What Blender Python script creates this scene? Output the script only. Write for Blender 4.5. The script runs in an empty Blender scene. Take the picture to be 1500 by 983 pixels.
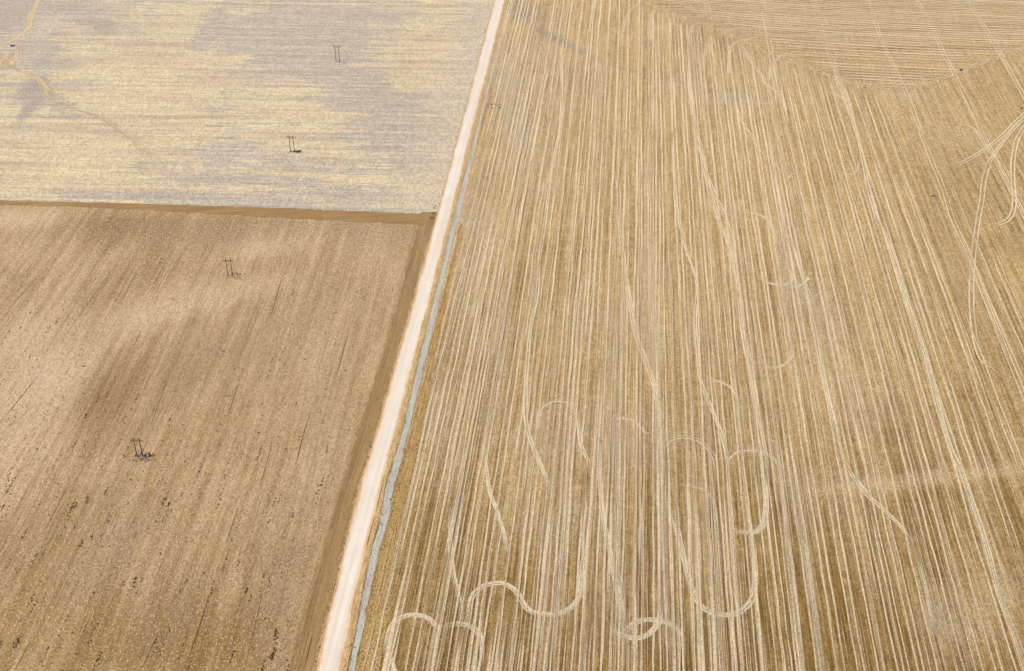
import bpy, math, random
import numpy as np
from mathutils import noise, Vector
R = math.radians
rnd = random.Random(7)
npr = np.random.default_rng(11)
S = bpy.context.scene
COL = S.collection

# ------------------------------------------------------------------ camera
F, CX, CY, H, TH = 1830.0, 750.0, 491.5, 400.0, R(34.14)
cam = bpy.data.cameras.new('camera'); co = bpy.data.objects.new('camera', cam); COL.objects.link(co)
cam.sensor_width = 36; cam.lens = 36 * F / 1500; cam.clip_start = 1; cam.clip_end = 60000
co.location = (0, 0, H); co.rotation_euler = (R(90) - TH, 0, 0)
S.camera = co
S.cycles.transparent_max_bounces = 24
# ------------------------------------------------------------------ light: thin bright overcast, high sun
SUN_EL, SUN_AZ = R(58), R(-60)
w = bpy.data.worlds.new('World'); S.world = w; w.use_nodes = True
nt = w.node_tree; sky = nt.nodes.new('ShaderNodeTexSky'); sky.sky_type = 'NISHITA'; sky.sun_disc = False
sky.sun_elevation = SUN_EL; sky.sun_rotation = SUN_AZ; sky.air_density = 1.0; sky.dust_density = 3.0
bg = nt.nodes['Background']; bg.inputs['Strength'].default_value = 0.085
nt.links.new(sky.outputs[0], bg.inputs[0])
sl = bpy.data.lights.new('sun', 'SUN'); sl.energy = 2.2; sl.angle = R(12); sl.color = (1, .92, .80)
so = bpy.data.objects.new('sun', sl); COL.objects.link(so)
d = Vector((math.sin(SUN_AZ) * math.cos(SUN_EL), math.cos(SUN_AZ) * math.cos(SUN_EL), math.sin(SUN_EL)))
so.rotation_euler = d.to_track_quat('Z', 'Y').to_euler()
S.view_settings.view_transform = 'Standard'; S.view_settings.look = 'None'
S.view_settings.exposure = 0.89; S.view_settings.gamma = 1
S.render.resolution_x = 1024; S.render.resolution_y = 671

# ------------------------------------------------------------------ survey: a point of the photo on the flat plain
def at(x, y):
    a = TH + math.atan((y - CY) / F)
    Y = H / math.tan(a)
    dep = Y * math.cos(TH) + H * math.sin(TH)
    return ((x - CX) / F * dep, Y)
def mpp(y):                      # metres on the ground per photo pixel, across
    a = TH + math.atan((y - CY) / F)
    return (H / math.tan(a) * math.cos(TH) + H * math.sin(TH)) / F
def cat(P, n=6):                 # Catmull-Rom through ground points
    P = [np.array(p, float) for p in P]
    P = [2 * P[0] - P[1]] + P + [2 * P[-1] - P[-2]]
    out = []
    for i in range(1, len(P) - 2):
        for k in range(n):
            t = k / n
            a, b, c, e = P[i - 1], P[i], P[i + 1], P[i + 2]
            out.append(.5 * (2 * b + (c - a) * t + (2 * a - 5 * b + 4 * c - e) * t * t + (3 * b - a - 3 * c + e) * t ** 3))
    out.append(P[-2]); return out

# ------------------------------------------------------------------ tags
def tag(o, label=None, cat_=None, group=None, kind=None):
    if label: o['label'] = label
    if cat_: o['category'] = cat_
    if group: o['group'] = group
    if kind: o['kind'] = kind
    return o
def link(name, V, Fc, mat, parent=None, smooth=False):
    me = bpy.data.meshes.new(name); me.from_pydata([tuple(v) for v in V], [], Fc)
    if mat: me.materials.append(mat)
    if smooth: me.polygons.foreach_set('use_smooth', [True] * len(me.polygons))
    o = bpy.data.objects.new(name, me); COL.objects.link(o)
    if parent: o.parent = parent
    return o
def fast(name, V, T, mat, k=4):
    V = np.asarray(V, np.float32); T = np.asarray(T, np.int32)
    me = bpy.data.meshes.new(name); me.vertices.add(len(V)); me.vertices.foreach_set('co', V.ravel())
    me.loops.add(T.size); me.loops.foreach_set('vertex_index', T.ravel())
    me.polygons.add(len(T)); me.polygons.foreach_set('loop_start', np.arange(0, T.size, k, dtype=np.int32))
    me.update(calc_edges=True); me.materials.append(mat)
    o = bpy.data.objects.new(name, me); COL.objects.link(o); return o
def attr(o, name, val):
    a = o.data.attributes.new(name, 'FLOAT', 'POINT'); a.data.foreach_set('value', np.asarray(val, np.float32).ravel())

# ------------------------------------------------------------------ materials
def lin(c, g=1.0):               # colour by eye (0-255) to a base colour
    return tuple(((v / 255) ** 2.2) * g for v in c) + (1,)
G = 0.62                         # scene gain: seen value to base colour
class NT:
    def __init__(s, name, rough=.95):
        s.m = bpy.data.materials.new(name); s.m.use_nodes = True; s.t = s.m.node_tree
        s.b = s.t.nodes['Principled BSDF']; s.b.inputs['Roughness'].default_value = rough
        s.b.inputs['Specular IOR Level'].default_value = .12
        s.geo = s.t.nodes.new('ShaderNodeNewGeometry').outputs['Position']
    def l(s, a, b): s.t.links.new(a, b)
    def put(s, sock, v):
        if hasattr(v, 'links') or hasattr(v, 'is_output') and v.is_output: s.l(v, sock)
        else: sock.default_value = v
    def vec(s, az=0, sx=1, sy=1, sz=1, src=None):   # ground frame turned to the row direction: x across, y along
        n = s.t.nodes.new('ShaderNodeMapping'); n.vector_type = 'POINT'
        n.inputs['Rotation'].default_value = (0, 0, az); s.l(src or s.geo, n.inputs['Vector'])
        n2 = s.t.nodes.new('ShaderNodeMapping'); n2.inputs['Scale'].default_value = (sx, sy, sz)
        s.l(n.outputs[0], n2.inputs['Vector']); return n2.outputs[0]
    def noise(s, v, scale=1, detail=4, rough=.6, dist=0):
        n = s.t.nodes.new('ShaderNodeTexNoise'); n.inputs['Scale'].default_value = scale
        n.inputs['Detail'].default_value = detail; n.inputs['Roughness'].default_value = rough
        n.inputs['Distortion'].default_value = dist; s.l(v, n.inputs['Vector']); return n.outputs['Fac']
    def vor(s, v, scale=1):
        n = s.t.nodes.new('ShaderNodeTexVoronoi'); n.inputs['Scale'].default_value = scale; s.l(v, n.inputs['Vector']); return n
    def rng(s, v, a, b, c=0, e=1, smooth=False):
        n = s.t.nodes.new('ShaderNodeMapRange'); n.clamp = True
        if smooth: n.interpolation_type = 'SMOOTHSTEP'
        s.put(n.inputs[0], v)
        for i, q in enumerate((a, b, c, e)): n.inputs[i + 1].default_value = q
        return n.outputs[0]
    def ma(s, op, a, b=0.0):
        n = s.t.nodes.new('ShaderNodeMath'); n.operation = op; s.put(n.inputs[0], a); s.put(n.inputs[1], b); return n.outputs[0]
    def mix(s, f, a, b, mode='MIX'):
        n = s.t.nodes.new('ShaderNodeMix'); n.data_type = 'RGBA'; n.blend_type = mode
        s.put(n.inputs[0], f); s.put(n.inputs[6], a); s.put(n.inputs[7], b); return n.outputs[2]
    def at(s, name):
        n = s.t.nodes.new('ShaderNodeAttribute'); n.attribute_name = name; return n.outputs['Fac']
    def done(s, col, bump=None, dist=.2):
        s.put(s.b.inputs['Base Color'], col)
        if bump is not None:
            n = s.t.nodes.new('ShaderNodeBump'); n.inputs['Distance'].default_value = dist; n.inputs['Strength'].default_value = .6
            s.l(bump, n.inputs['Height']); s.l(n.outputs[0], s.b.inputs['Normal'])
        return s.m
C = lambda *c: lin(c, G)
def speck(t, col, amt=.5, sc=1.2, az=0, el=1.0, lo=.35, hi=1.6):
    """fine soil grain: multiply by a pixel-size grain"""
    n = t.noise(t.vec(az, 1.9, 1.9 * el), sc, 1, .7)
    vn = t.vor(t.vec(az, 1.15, 1.15 * el), sc); sp = t.t.nodes.new('ShaderNodeSeparateColor'); t.l(vn.outputs['Color'], sp.inputs[0]); n2 = t.rng(sp.outputs[0], 0, 1, .3, .7)
    v = t.rng(t.ma('ADD', t.ma('MULTIPLY', n, .55), t.ma('MULTIPLY', n2, .45)), .36, .64, 1 - amt, 1 + amt)
    n = t.t.nodes.new('ShaderNodeVectorMath'); n.operation = 'SCALE'; t.put(n.inputs[0], col); t.l(v, n.inputs['Scale'])
    return n.outputs[0]

AZR = .0904      # row direction of the right-hand field (x per y)
AZL = .045       # of the ploughed field
def mat_right():
    t = NT('striped_stubble'); az = math.atan(AZR)
    tone = t.at('tone'); gr = t.at('grey'); ab = t.at('rowfade')
    n1 = t.noise(t.vec(az, .42, .0035), 1, 3, .7)                  # rows, long
    n2 = t.noise(t.vec(az, 1.6, .03), 1, 3, .7)                   # rows, fine
    n3 = t.noise(t.vec(0, .02, .012), 1, 4, .55)                  # broad patches
    n4 = t.noise(t.vec(az + R(90), .35, .05), 1, 4, .7)            # faint cross cultivation
    light = t.mix(t.rng(n2, .38, .62), C(192, 158, 100), C(219, 189, 138))
    dark = t.mix(t.rng(n2, .38, .62), C(108, 81, 32), C(156, 123, 64))
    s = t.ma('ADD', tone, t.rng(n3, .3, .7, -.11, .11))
    nt_ = t.noise(t.vec(R(-1.5), .004, .17), 1, 3, .6)
    f_ = t.at('rowfade'); n1 = t.ma('ADD', t.ma('MULTIPLY', n1, t.ma('SUBTRACT', 1.0, f_)), t.ma('MULTIPLY', nt_, f_))
    s = t.ma('ADD', s, t.rng(n1, .36, .64, -.34, .30))
    s = t.ma('ADD', s, t.rng(n4, .3, .7, -.12, .12))
    s = t.ma('ADD', s, t.rng(t.noise(t.vec(az, .28, .14), 1, 5, .85), .34, .66, -.20, .20))
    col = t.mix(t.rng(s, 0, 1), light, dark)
    col = t.mix(t.ma('MULTIPLY', t.rng(t.noise(t.vec(az, .3, .03), 1, 5, .7), .38, .6), gr), col, C(190, 178, 158))
    col = t.mix(t.ma('MULTIPLY', t.at('stain'), t.rng(t.noise(t.vec(az, .3, .1), 1, 4, .7), .35, .55)), col, C(150, 138, 120))
    return t.done(speck(t, col, .42, 1.2, az, .7))
def mat_upper():
    t = NT('straw_and_grey_stubble')
    y = t.at('straw'); az = R(2.6)
    n1 = t.noise(t.vec(az, .008, .13), 1, 3, .7)                 # rows running across
    n2 = t.noise(t.vec(az, .05, .5), 1, 4, .7)
    n3 = t.noise(t.vec(0, .05, .03), 1, 5, .6)
    n5 = t.noise(t.vec(math.atan(.08), .16, .02), 1, 3, .6)
    s = t.ma('ADD', y, t.rng(n1, .38, .62, -.36, .36)); s = t.ma('ADD', s, t.rng(n2, .3, .7, -.14, .14))
    s = t.ma('ADD', s, t.rng(n3, .3, .7, -.15, .15)); s = t.ma('ADD', s, t.rng(n5, .35, .65, -.07, .07))
    s = t.ma('ADD', s, t.rng(t.noise(t.vec(R(9), .035, .10), 1, 5, .7), .32, .68, -.26, .26))
    m = t.rng(s, .40, .58)
    grey = t.mix(t.rng(n2, .35, .65), C(172, 161, 144), C(206, 194, 172))
    straw = t.mix(t.rng(n2, .35, .65), C(204, 182, 142), C(234, 216, 174))
    tan = t.mix(t.rng(n1, .35, .65), C(190, 164, 134), C(220, 198, 166))
    straw = t.mix(t.rng(t.noise(t.vec(az, .01, .05), 1, 4, .6), .45, .6), straw, tan)
    col = t.mix(m, grey, straw)
    ln_ = t.noise(t.vec(az, .006, .24), 1, 2, .6)
    col = t.mix(t.rng(ln_, .5, .62, 0, .30), col, C(236, 218, 180)); col = t.mix(t.rng(ln_, .38, .5, .22, 0), col, C(166, 148, 124))
    col = t.mix(t.at('dark'), col, C(166, 152, 136))
    col = t.mix(t.at('tan'), col, C(214, 194, 164))
    return t.done(speck(t, col, .32, .85, 0, .45))
def mat_lower():
    t = NT('harrowed_soil'); az = math.atan(AZL)
    tone = t.at('tone'); gr = t.at('grey'); li = t.at('pale')
    n1 = t.noise(t.vec(az, .35, .004), 1, 5, .75)
    n2 = t.noise(t.vec(az, 1.0, .010), 1, 3, .75)
    n3 = t.noise(t.vec(az, .018, .008), 1, 4, .5)
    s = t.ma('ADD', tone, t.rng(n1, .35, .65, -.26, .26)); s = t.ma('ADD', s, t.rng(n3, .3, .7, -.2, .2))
    s = t.ma('ADD', s, t.rng(n2, .38, .62, -.34, .34))
    s = t.ma('ADD', s, t.rng(t.noise(t.vec(az, .12, .012), 1, 5, .7), .32, .68, -.3, .3))
    a = t.mix(t.rng(n2, .35, .65), C(186, 153, 108), C(214, 185, 143))
    b = t.mix(t.rng(n2, .35, .65), C(121, 88, 39), C(166, 131, 79))
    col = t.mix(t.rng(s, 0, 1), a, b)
    col = t.mix(t.ma('MULTIPLY', t.rng(n1, .35, .6), gr), col, C(168, 144, 118))
    col = t.mix(li, col, C(214, 188, 152))
    # thin dark seams where the tines turned damp soil
    seam = t.rng(t.noise(t.vec(az, .9, .012), 1, 2, .5), .30, .36, 1, 0)
    brk = t.rng(t.noise(t.vec(az, .5, .06), 1, 3, .6), .5, .6)
    col = t.mix(t.ma('MULTIPLY', t.ma('MULTIPLY', seam, brk), t.at('seam')), col, C(96, 72, 36))
    # pale straw crumbs
    cr = t.rng(t.noise(t.vec(az, 1.6, .9), 1, 0, .5), .64, .70)
    col = t.mix(t.ma('MULTIPLY', cr, t.at('crumb')), col, C(232, 210, 174))
    return t.done(speck(t, col, .33, 1.2, az, .5))
def mat_plain():
    t = NT('open_plain')
    n = t.noise(t.vec(0, .003, .003), 1, 5, .6)
    return t.done(speck(t, t.mix(t.rng(n, .35, .65), C(205, 182, 142), C(180, 152, 106)), .2, .6))
def mat_road():
    t = NT('pale_gravel'); az = math.atan(.0777)
    n = t.noise(t.vec(az, 1.1, .006), 1, 4, .6); n2 = t.noise(t.vec(0, .06, .05), 1, 4, .6)
    e = t.at('edge')
    col = t.mix(t.rng(n, .38, .62), C(230, 212, 188), C(248, 238, 222))
    col = t.mix(t.rng(t.noise(t.vec(az, .35, .003), 1, 1, .5), .45, .6, 0, .5), col, C(250, 242, 230))
    col = t.mix(t.rng(n2, .4, .7, 0, .6), col, C(232, 214, 196))
    ee = t.rng(t.ma('ADD', e, t.rng(t.noise(t.vec(az, .8, .12), 1, 4, .7), .3, .7, -.35, .35)), .25, .8)
    col = t.mix(ee, col, C(226, 182, 128))
    return t.done(speck(t, col, .05, 2), n)
def mat_flat(name, c1, c2, azt=.0777, sx=.8, sy=.02, amt=.2, alpha=False):
    t = NT(name); az = math.atan(azt)
    n = t.noise(t.vec(az, sx, sy), 1, 4, .7)
    col = t.mix(t.rng(n, .35, .65), C(*c1), C(*c2))
    m = t.done(speck(t, col, amt, 1.4, az, .6), n)
    if alpha:                                            # ragged, thinning edges of a worn strip
        a = t.at('edge')
        k = t.ma('ADD', a, t.rng(t.noise(t.vec(az, .7, .10), 1, 4, .75), .3, .7, -.52, .35))
        t.l(t.rng(k, .35, .65), t.b.inputs['Alpha'])
    return m
def mat_track(name, c1, c2, gain=1.0):
    t = NT(name)
    uv = t.t.nodes.new('ShaderNodeUVMap').outputs[0]
    a = t.at('strength'); e = t.at('edge')
    comb = t.noise(t.vec(0, .012, 1.9, 1, src=uv), 1, 2, .5)         # fine lines lengthwise in the track
    blot = t.noise(t.vec(0, .10, .8, 1, src=uv), 1, 4, .7)           # breaks and thin places
    k = t.ma('MULTIPLY', t.rng(comb, .36, .54, .30, 1), t.rng(blot, .28, .52, .55, 1))
    gr = t.rng(t.noise(t.vec(0, 1.9, 1.3), 1, 2, .7), .34, .6, .5, 1)  # crumbling straw
    lg = t.rng(t.noise(t.vec(0, .018, .5, 1, src=uv), 1, 2, .6), .34, .6, .5, 1)
    k = t.ma('MULTIPLY', t.ma('MULTIPLY', k, t.ma('MULTIPLY', gr, lg)), t.ma('MULTIPLY', a, e))
    far = t.at('far')
    col = t.mix(far, C(*c1), C(*c2))
    m = t.done(speck(t, col, .3, 1.3))
    t.l(t.rng(k, 0, 1 / gain), t.b.inputs['Alpha'])
    return m
def mat_plain_col(name, c, c2=None, sc=2, rough=.9, metal=0):
    t = NT(name, rough); n = t.noise(t.geo, sc, 3, .7)
    t.b.inputs['Metallic'].default_value = metal
    return t.done(t.mix(t.rng(n, .3, .7), C(*c), C(*(c2 or [int(v * .75) for v in c]))))

# ------------------------------------------------------------------ soft patches, laid out on the ground
def field_mask(X, Y, patches, base=0.0):
    """patches: (photo x, y, half width, half height, value, turn) -> soft ellipses on the ground"""
    out = np.zeros_like(X) + base
    for p in patches:
        x, y, rx, ry, v = p[:5]; a = R(p[5]) if len(p) > 5 else 0
        cx, cy = at(x, y); m = mpp(y)
        sx = rx * m; sy = abs(at(x, y - ry)[1] - at(x, y + ry)[1]) / 2
        dx, dy = X - cx, Y - cy
        vs = sy / max(sx, 1e-6) * rx / max(ry, 1e-6)          # ground stretch along y
        ex = dx; ey = dy / vs                                 # undo the stretch, turn, measure
        ca, sa = math.cos(a), math.sin(a)
        qx = (ex * ca + ey * sa) / (rx * m); qy = (-ex * sa + ey * ca) / (ry * m)
        out += v * np.exp(-1.1 * (qx * qx + qy * qy) ** 1.3)
    return out

ROADL = [(983, 463), (963, 467.5), (900, 482.6), (860, 492.5), (800, 506), (700, 531), (650, 547), (460, 601), (300, 644.5), (150, 685), (10, 722)]
ROADR = [(983, 498), (963, 502), (900, 515), (860, 523), (800, 538), (700, 563), (650, 574), (460, 624), (300, 663.5), (150, 702), (10, 737.5)]
DITL = [(983, 507), (900, 524), (860, 530), (800, 543), (770, 551), (700, 565), (650, 582), (460, 627), (300, 665.7), (150, 704), (60, 728)]
DITR = [(983, 521), (900, 538), (860, 545), (800, 559), (770, 569), (700, 582), (650, 596), (460, 641), (300, 679.6), (150, 714), (60, 736)]
VERL = [(983, 421), (860, 450), (700, 498), (650, 514), (460, 573), (330, 608), (316, 611)]
VERR = [(983, 460), (860, 490), (700, 529), (650, 545), (460, 600), (330, 635), (316, 640)]
def edge(tab):
    P = np.array([at(x, y) for y, x in tab]); o = np.argsort(P[:, 1]); P = P[o]
    # straight continuation out of view at both ends, along the mean line
    k = (P[-1] - P[0]) / (P[-1, 1] - P[0, 1])
    P = np.vstack([P[0] - k * 2500, P, P[-1] + k * 9000])
    return lambda Y: np.interp(Y, P[:, 1], P[:, 0])
rl, rr = edge(ROADL), edge(ROADR)
def wig(Y, seed, a=.5, f=.05):
    return np.array([a * noise.noise(Vector((float(y) * f, seed, 0))) + .5 * a * noise.noise(Vector((float(y) * f * 5, seed + 9, 0))) for y in np.ravel(Y)]).reshape(np.shape(Y))
def strip(name, L, Rr, y0, y1, z, mat, n=5, step=3, wob=.6, seed=1, fade=True):
    Ys = np.arange(y0, y1 + step, step); l = L(Ys) + wig(Ys, seed, wob); r = Rr(Ys) + wig(Ys, seed + 3.3, wob)
    t = np.linspace(0, 1, n); X = l[:, None] * (1 - t) + r[:, None] * t; Yg = np.repeat(Ys[:, None], n, 1)
    V = np.stack([X, Yg, np.full_like(X, z)], -1).reshape(-1, 3)
    i = np.arange(len(Ys) - 1)[:, None] * n + np.arange(n - 1)
    T = np.stack([i, i + 1, i + n + 1, i + n], -1).reshape(-1, 4)
    o = fast(name, V, T, mat)
    e = 1 - np.abs(t * 2 - 1) ** 4
    E = np.repeat(e[None], len(Ys), 0)
    if not fade: E = 1 - E
    attr(o, 'edge', E); return tag(o, kind='structure')

# ------------------------------------------------------------------ the ground
plain = link('ground', [(-15000, -6000, -.6), (15000, -6000, -.6), (15000, 24000, -.6), (-15000, 24000, -.6)], [(0, 1, 2, 3)], mat_plain())
tag(plain, kind='structure')
def grid(name, xs, ys, mat):
    """xs(y)->row of x; ys: 2-D"""
    X, Y = xs, ys; n = X.shape[1]
    Z = np.zeros_like(X)
    V = np.stack([X, Y, Z], -1).reshape(-1, 3)
    i = np.arange(X.shape[0] - 1)[:, None] * n + np.arange(n - 1)
    T = np.stack([i, i + 1, i + n + 1, i + n], -1).reshape(-1, 4)
    return tag(fast(name, V, T, mat), kind='structure')

# right-hand stubble field
Yv = np.arange(200, 1450, 3.0); sv = np.linspace(0, 1, 330) ** 1.15
Yg = np.repeat(Yv[:, None], len(sv), 1); mid = (rl(Yv) + rr(Yv)) / 2
Xg = mid[:, None] * (1 - sv) + (950 + 0 * Yv)[:, None] * sv
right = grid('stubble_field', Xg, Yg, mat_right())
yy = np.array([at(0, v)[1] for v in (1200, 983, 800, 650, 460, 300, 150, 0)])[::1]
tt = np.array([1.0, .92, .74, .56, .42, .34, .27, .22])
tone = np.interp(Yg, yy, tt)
tone = tone + field_mask(Xg, Yg, [
    (1080, 965, 120, 60, .18), (690, 940, 60, 50, .22), (1150, 880, 60, 100, .10), (960, 940, 40, 50, .15), (1380, 770, 110, 50, .05), (1330, 930, 50, 40, .05),
    (620, 760, 60, 80, .10), (880, 560, 120, 90, -.10), (800, 700, 90, 70, -.18), (760, 870, 30, 40, .1), (980, 430, 120, 60, -.06), (1490, 640, 30, 40, -.1),
    (1200, 560, 110, 70, -.16), (1345, 703, 175, 13, -.36, 6), (1500, 686, 50, 12, -.2, 6), (1400, 900, 70, 70, -.25, 50), (1470, 860, 50, 60, -.2),
    (1080, 560, 30, 60, .1), (1150, 300, 60, 200, -.08), (1400, 180, 120, 60, -.02), (1290, 150, 40, 30, -.05), (1440, 620, 90, 40, .12), (1300, 620, 80, 60, .06),
    (820, 60, 90, 40, -.05), (900, 300, 80, 100, .02), (1450, 300, 60, 60, .12), (1130, 740, 25, 90, .1), (1020, 620, 40, 40, .08)])
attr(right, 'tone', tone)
attr(right, 'grey', np.clip(field_mask(Xg, Yg, [
    (690, 420, 40, 170, .45, 15), (640, 600, 26, 120, .45, 15), (745, 140, 24, 110, .7, 15), (700, 300, 30, 80, .3, 15), (800, 90, 60, 60, .35), (1080, 145, 46, 9, 1.2, -3), (1000, 125, 40, 6, .4), (870, 640, 140, 50, .35), (820, 760, 90, 50, .35),
    (1220, 520, 50, 120, .35, 5), (1190, 430, 40, 30, .4), (1400, 910, 60, 50, .4, 40), (1480, 870, 30, 40, .35), (1340, 140, 50, 9, .4), (1340, 703, 170, 11, .45, 6), (920, 480, 120, 40, .25),
    (770, 200, 50, 60, .25), (1060, 40, 40, 8, .3, -15), (1380, 200, 50, 40, .2), (900, 860, 50, 40, .3), (850, 70, 40, 6, .5, -25), (1200, 740, 40, 50, .2)]), 0, 1))
attr(right, 'stain', np.clip(field_mask(Xg, Yg, [
    (775, 22, 24, 14, .8), (758, 8, 14, 22, .6), (800, 50, 26, 7, .8, -28), (832, 66, 24, 5, .7, -26), (870, 84, 34, 3.5, .7, -24), (925, 104, 34, 2.6, .6, -18), (1080, 142, 34, 6, .4, -3)]), 0, 1))
TB = np.array([at(x, y) for x, y in ((930, -60), (940, 0), (1000, 25), (1042, 37), (1080, 55), (1120, 74), (1180, 97), (1250, 122), (1345, 130), (1400, 111), (1440, 95), (1500, 74), (1700, 0))])
attr(right, 'rowfade', ((Yg > np.interp(Xg, TB[:, 0], TB[:, 1])) & (Xg > TB[0, 0])).astype(float))

# boundary between the two left-hand fields
BND = np.array([at(x, y) for x, y in ((-500, 272), (0, 293), (120, 296), (250, 300), (380, 305), (520, 312), (640, 317))])
yb = lambda X: np.interp(X, BND[:, 0], BND[:, 1])
# upper-left field
sx = np.linspace(0, 1, 260) ** .9; ty = np.linspace(0, 1, 230)
X0 = -950 * (1 - sx) + rl(at(640, 317)[1]) * sx
Yg = yb(X0)[None, :] * (1 - ty[:, None]) + 1450 * ty[:, None]
Xg = -950 * (1 - sx)[None, :] + ((rl(Yg) + rr(Yg)) / 2) * sx[None, :]
upper = grid('grey_stubble_field', Xg, Yg, mat_upper())
attr(upper, 'straw', np.clip(field_mask(Xg, Yg, [
    (150, 90, 170, 140, .42), (150, 220, 170, 70, .38), (0, 230, 60, 60, .3), (250, 60, 60, 60, .15), (250, 150, 80, 70, .25),
    (415, 150, 75, 30, .55), (400, 115, 45, 12, .25), (470, 200, 70, 40, .35), (350, 90, 22, 20, .40), (335, 130, 30, 30, .25), (500, 235, 70, 25, .35), (540, 265, 60, 18, .35), (360, 180, 90, 25, .15),
    (610, 65, 62, 38, .62), (590, 110, 50, 28, .5), (640, 40, 40, 40, .2), (450, 8, 110, 10, .35), (640, 5, 60, 20, .40), (570, 22, 90, 8, .1), (645, 110, 40, 40, .22),
    (600, 130, 30, 10, .2), (640, 200, 40, 50, .12), (610, 270, 40, 25, .12), (30, 270, 120, 14, .3), (200, 278, 120, 8, .25), (360, 5, 40, 30, .1),
    (46, 128, 18, 20, -.8), (44, 160, 13, 26, -.9), (38, 195, 8, 20, -.7), (30, 20, 40, 30, -.5), (55, 60, 22, 40, -.5, -20), (60, 80, 22, 12, -.6), (100, 8, 40, 14, -.45), (150, 35, 45, 12, -.5, -14),
    (85, 155, 50, 14, -.5, -18), (110, 120, 60, 8, -.35), (215, 235, 45, 18, -.45, -10), (260, 262, 70, 10, -.25), (312, 40, 18, 50, -.5), (318, 150, 22, 18, -.35), (330, 225, 30, 26, -.35), (300, 90, 14, 40, .3), (270, 180, 50, 90, .25), (170, 120, 130, 60, .25), (120, 260, 160, 24, .25), (400, 200, 60, 16, .3), (560, 150, 40, 70, -.3), (400, 45, 70, 50, -.35), (390, 280, 120, 10, .15), (350, 250, 90, 16, .2), (450, 60, 110, 44, -.35), (500, 130, 50, 30, -.25), (600, 210, 50, 40, -.1),
    (70, 100, 40, 12, -.4), (640, 290, 50, 14, .1), (130, 290, 300, 4, -.35), (590, 25, 60, 8, -.1)], .27), 0, 1))
attr(upper, 'dark', np.clip(field_mask(Xg, Yg, [(45, 130, 16, 18, .6), (43, 160, 11, 26, .6), (20, 20, 40, 30, .3), (145, 36, 40, 9, .45, -14), (78, 70, 12, 30, .2), (160, 182, 60, 3.5, .3, -24),
    (90, 160, 40, 8, .4, -22), (60, 118, 18, 4, .5, -28), (75, 135, 14, 5, .5, -45), (215, 240, 30, 12, .3), (105, 5, 40, 10, .3), (565, 130, 60, 60, .12), (90, 95, 40, 9, .25)]), 0, .8))
dist_road = rl(Yg) - Xg
attr(upper, 'tan', np.clip(np.interp(dist_road, [0, 6, 22, 40], [.6, .55, .35, 0]) + field_mask(Xg, Yg, [(70, 40, 14, 14, .7), (620, 285, 50, 16, .25), (10, 90, 22, 12, .5)]), 0, 1))

# lower-left field
ty = np.linspace(0, 1, 190)
X0 = -800 * (1 - sx) + rl(at(640, 317)[1]) * sx
Yg = 200 * (1 - ty[:, None]) + yb(X0)[None, :] * ty[:, None]
Xg = -800 * (1 - sx)[None, :] + ((rl(Yg) + rr(Yg)) / 2) * sx[None, :]
lower = grid('harrowed_field', Xg, Yg, mat_lower())
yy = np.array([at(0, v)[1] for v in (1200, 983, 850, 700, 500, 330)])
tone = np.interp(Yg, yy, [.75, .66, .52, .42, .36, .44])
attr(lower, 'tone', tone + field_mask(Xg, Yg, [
    (140, 590, 45, 70, .42), (200, 560, 90, 50, .28, 20), (260, 620, 70, 60, .15), (110, 440, 50, 40, .22), (150, 340, 160, 30, .28), (260, 330, 150, 22, .25), (230, 390, 80, 40, .2, 30), (0, 400, 40, 20, .2), (330, 350, 40, 25, .15),
    (300, 520, 60, 50, .2, 40), (380, 560, 60, 60, .15, 40), (230, 930, 110, 60, .3), (330, 940, 100, 60, .25), (120, 860, 60, 50, .1), (400, 900, 40, 100, .12), (250, 740, 50, 40, .15), (370, 320, 90, 12, .15),
    (50, 560, 90, 110, -.42, 30), (0, 700, 60, 100, -.3), (100, 330, 90, 14, .1), (20, 325, 80, 16, -.5), (50, 360, 50, 25, -.15), (260, 440, 110, 26, -.36, 12), (370, 420, 70, 24, -.30, 10), (180, 490, 60, 20, -.28, 20), (400, 360, 60, 16, -.25, 10),
    (60, 470, 60, 50, -.2), (140, 690, 40, 24, -.25), (300, 700, 60, 60, -.12), (480, 560, 40, 110, -.15, 15), (440, 700, 50, 90, -.15, 15), (60, 640, 60, 60, -.3, 20), (340, 640, 60, 50, -.06)]))
attr(lower, 'grey', np.clip(field_mask(Xg, Yg, [(300, 340, 200, 30, .5), (540, 340, 60, 20, .5), (170, 800, 70, 50, .5, 50), (160, 760, 30, 60, .4, 40), (300, 530, 60, 50, .5, 45), (440, 480, 80, 90, .35), (480, 640, 40, 90, .45, 15), (420, 800, 50, 120, .4, 15), (250, 900, 60, 60, .3), (60, 560, 80, 80, .25), (420, 900, 40, 80, .4)]), 0, 1))
attr(lower, 'pale', np.clip(field_mask(Xg, Yg, [(60, 560, 70, 60, .45, 30), (15, 500, 40, 40, .3), (250, 455, 90, 18, .35, 12), (20, 318, 60, 10, .4), (390, 365, 50, 14, .25), (90, 540, 60, 30, .2)]), 0, .7))
attr(lower, 'seam', np.interp(Yg, yy, [1, 1, .9, .8, .45, .25]))
attr(lower, 'crumb', np.clip(np.interp(Yg, yy, [.55, .5, .4, .3, .25, .8]) * (1 - np.interp(rl(Yg) - Xg, [10, 14], [1, 0])), 0, 1))

# ------------------------------------------------------------------ road, verges, ditch
Yt = at(0, 316)[1]
vl0, vr0 = edge(VERL), edge(VERR)
road = strip('road', rl, rr, 150, 3500, .03, mat_road(), 9, 2, .8, 2, fade=False)
tag(strip('verge', (lambda Y: vl0(Y) + 1.0), (lambda Y: vr0(Y) + .2), 200, Yt + 3, .012, mat_flat('brown_bare_soil', (150, 118, 72), (174, 141, 94), sx=.35, sy=.02, amt=.2, alpha=True), 9, 3, .6, 5), kind='structure')
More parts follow.
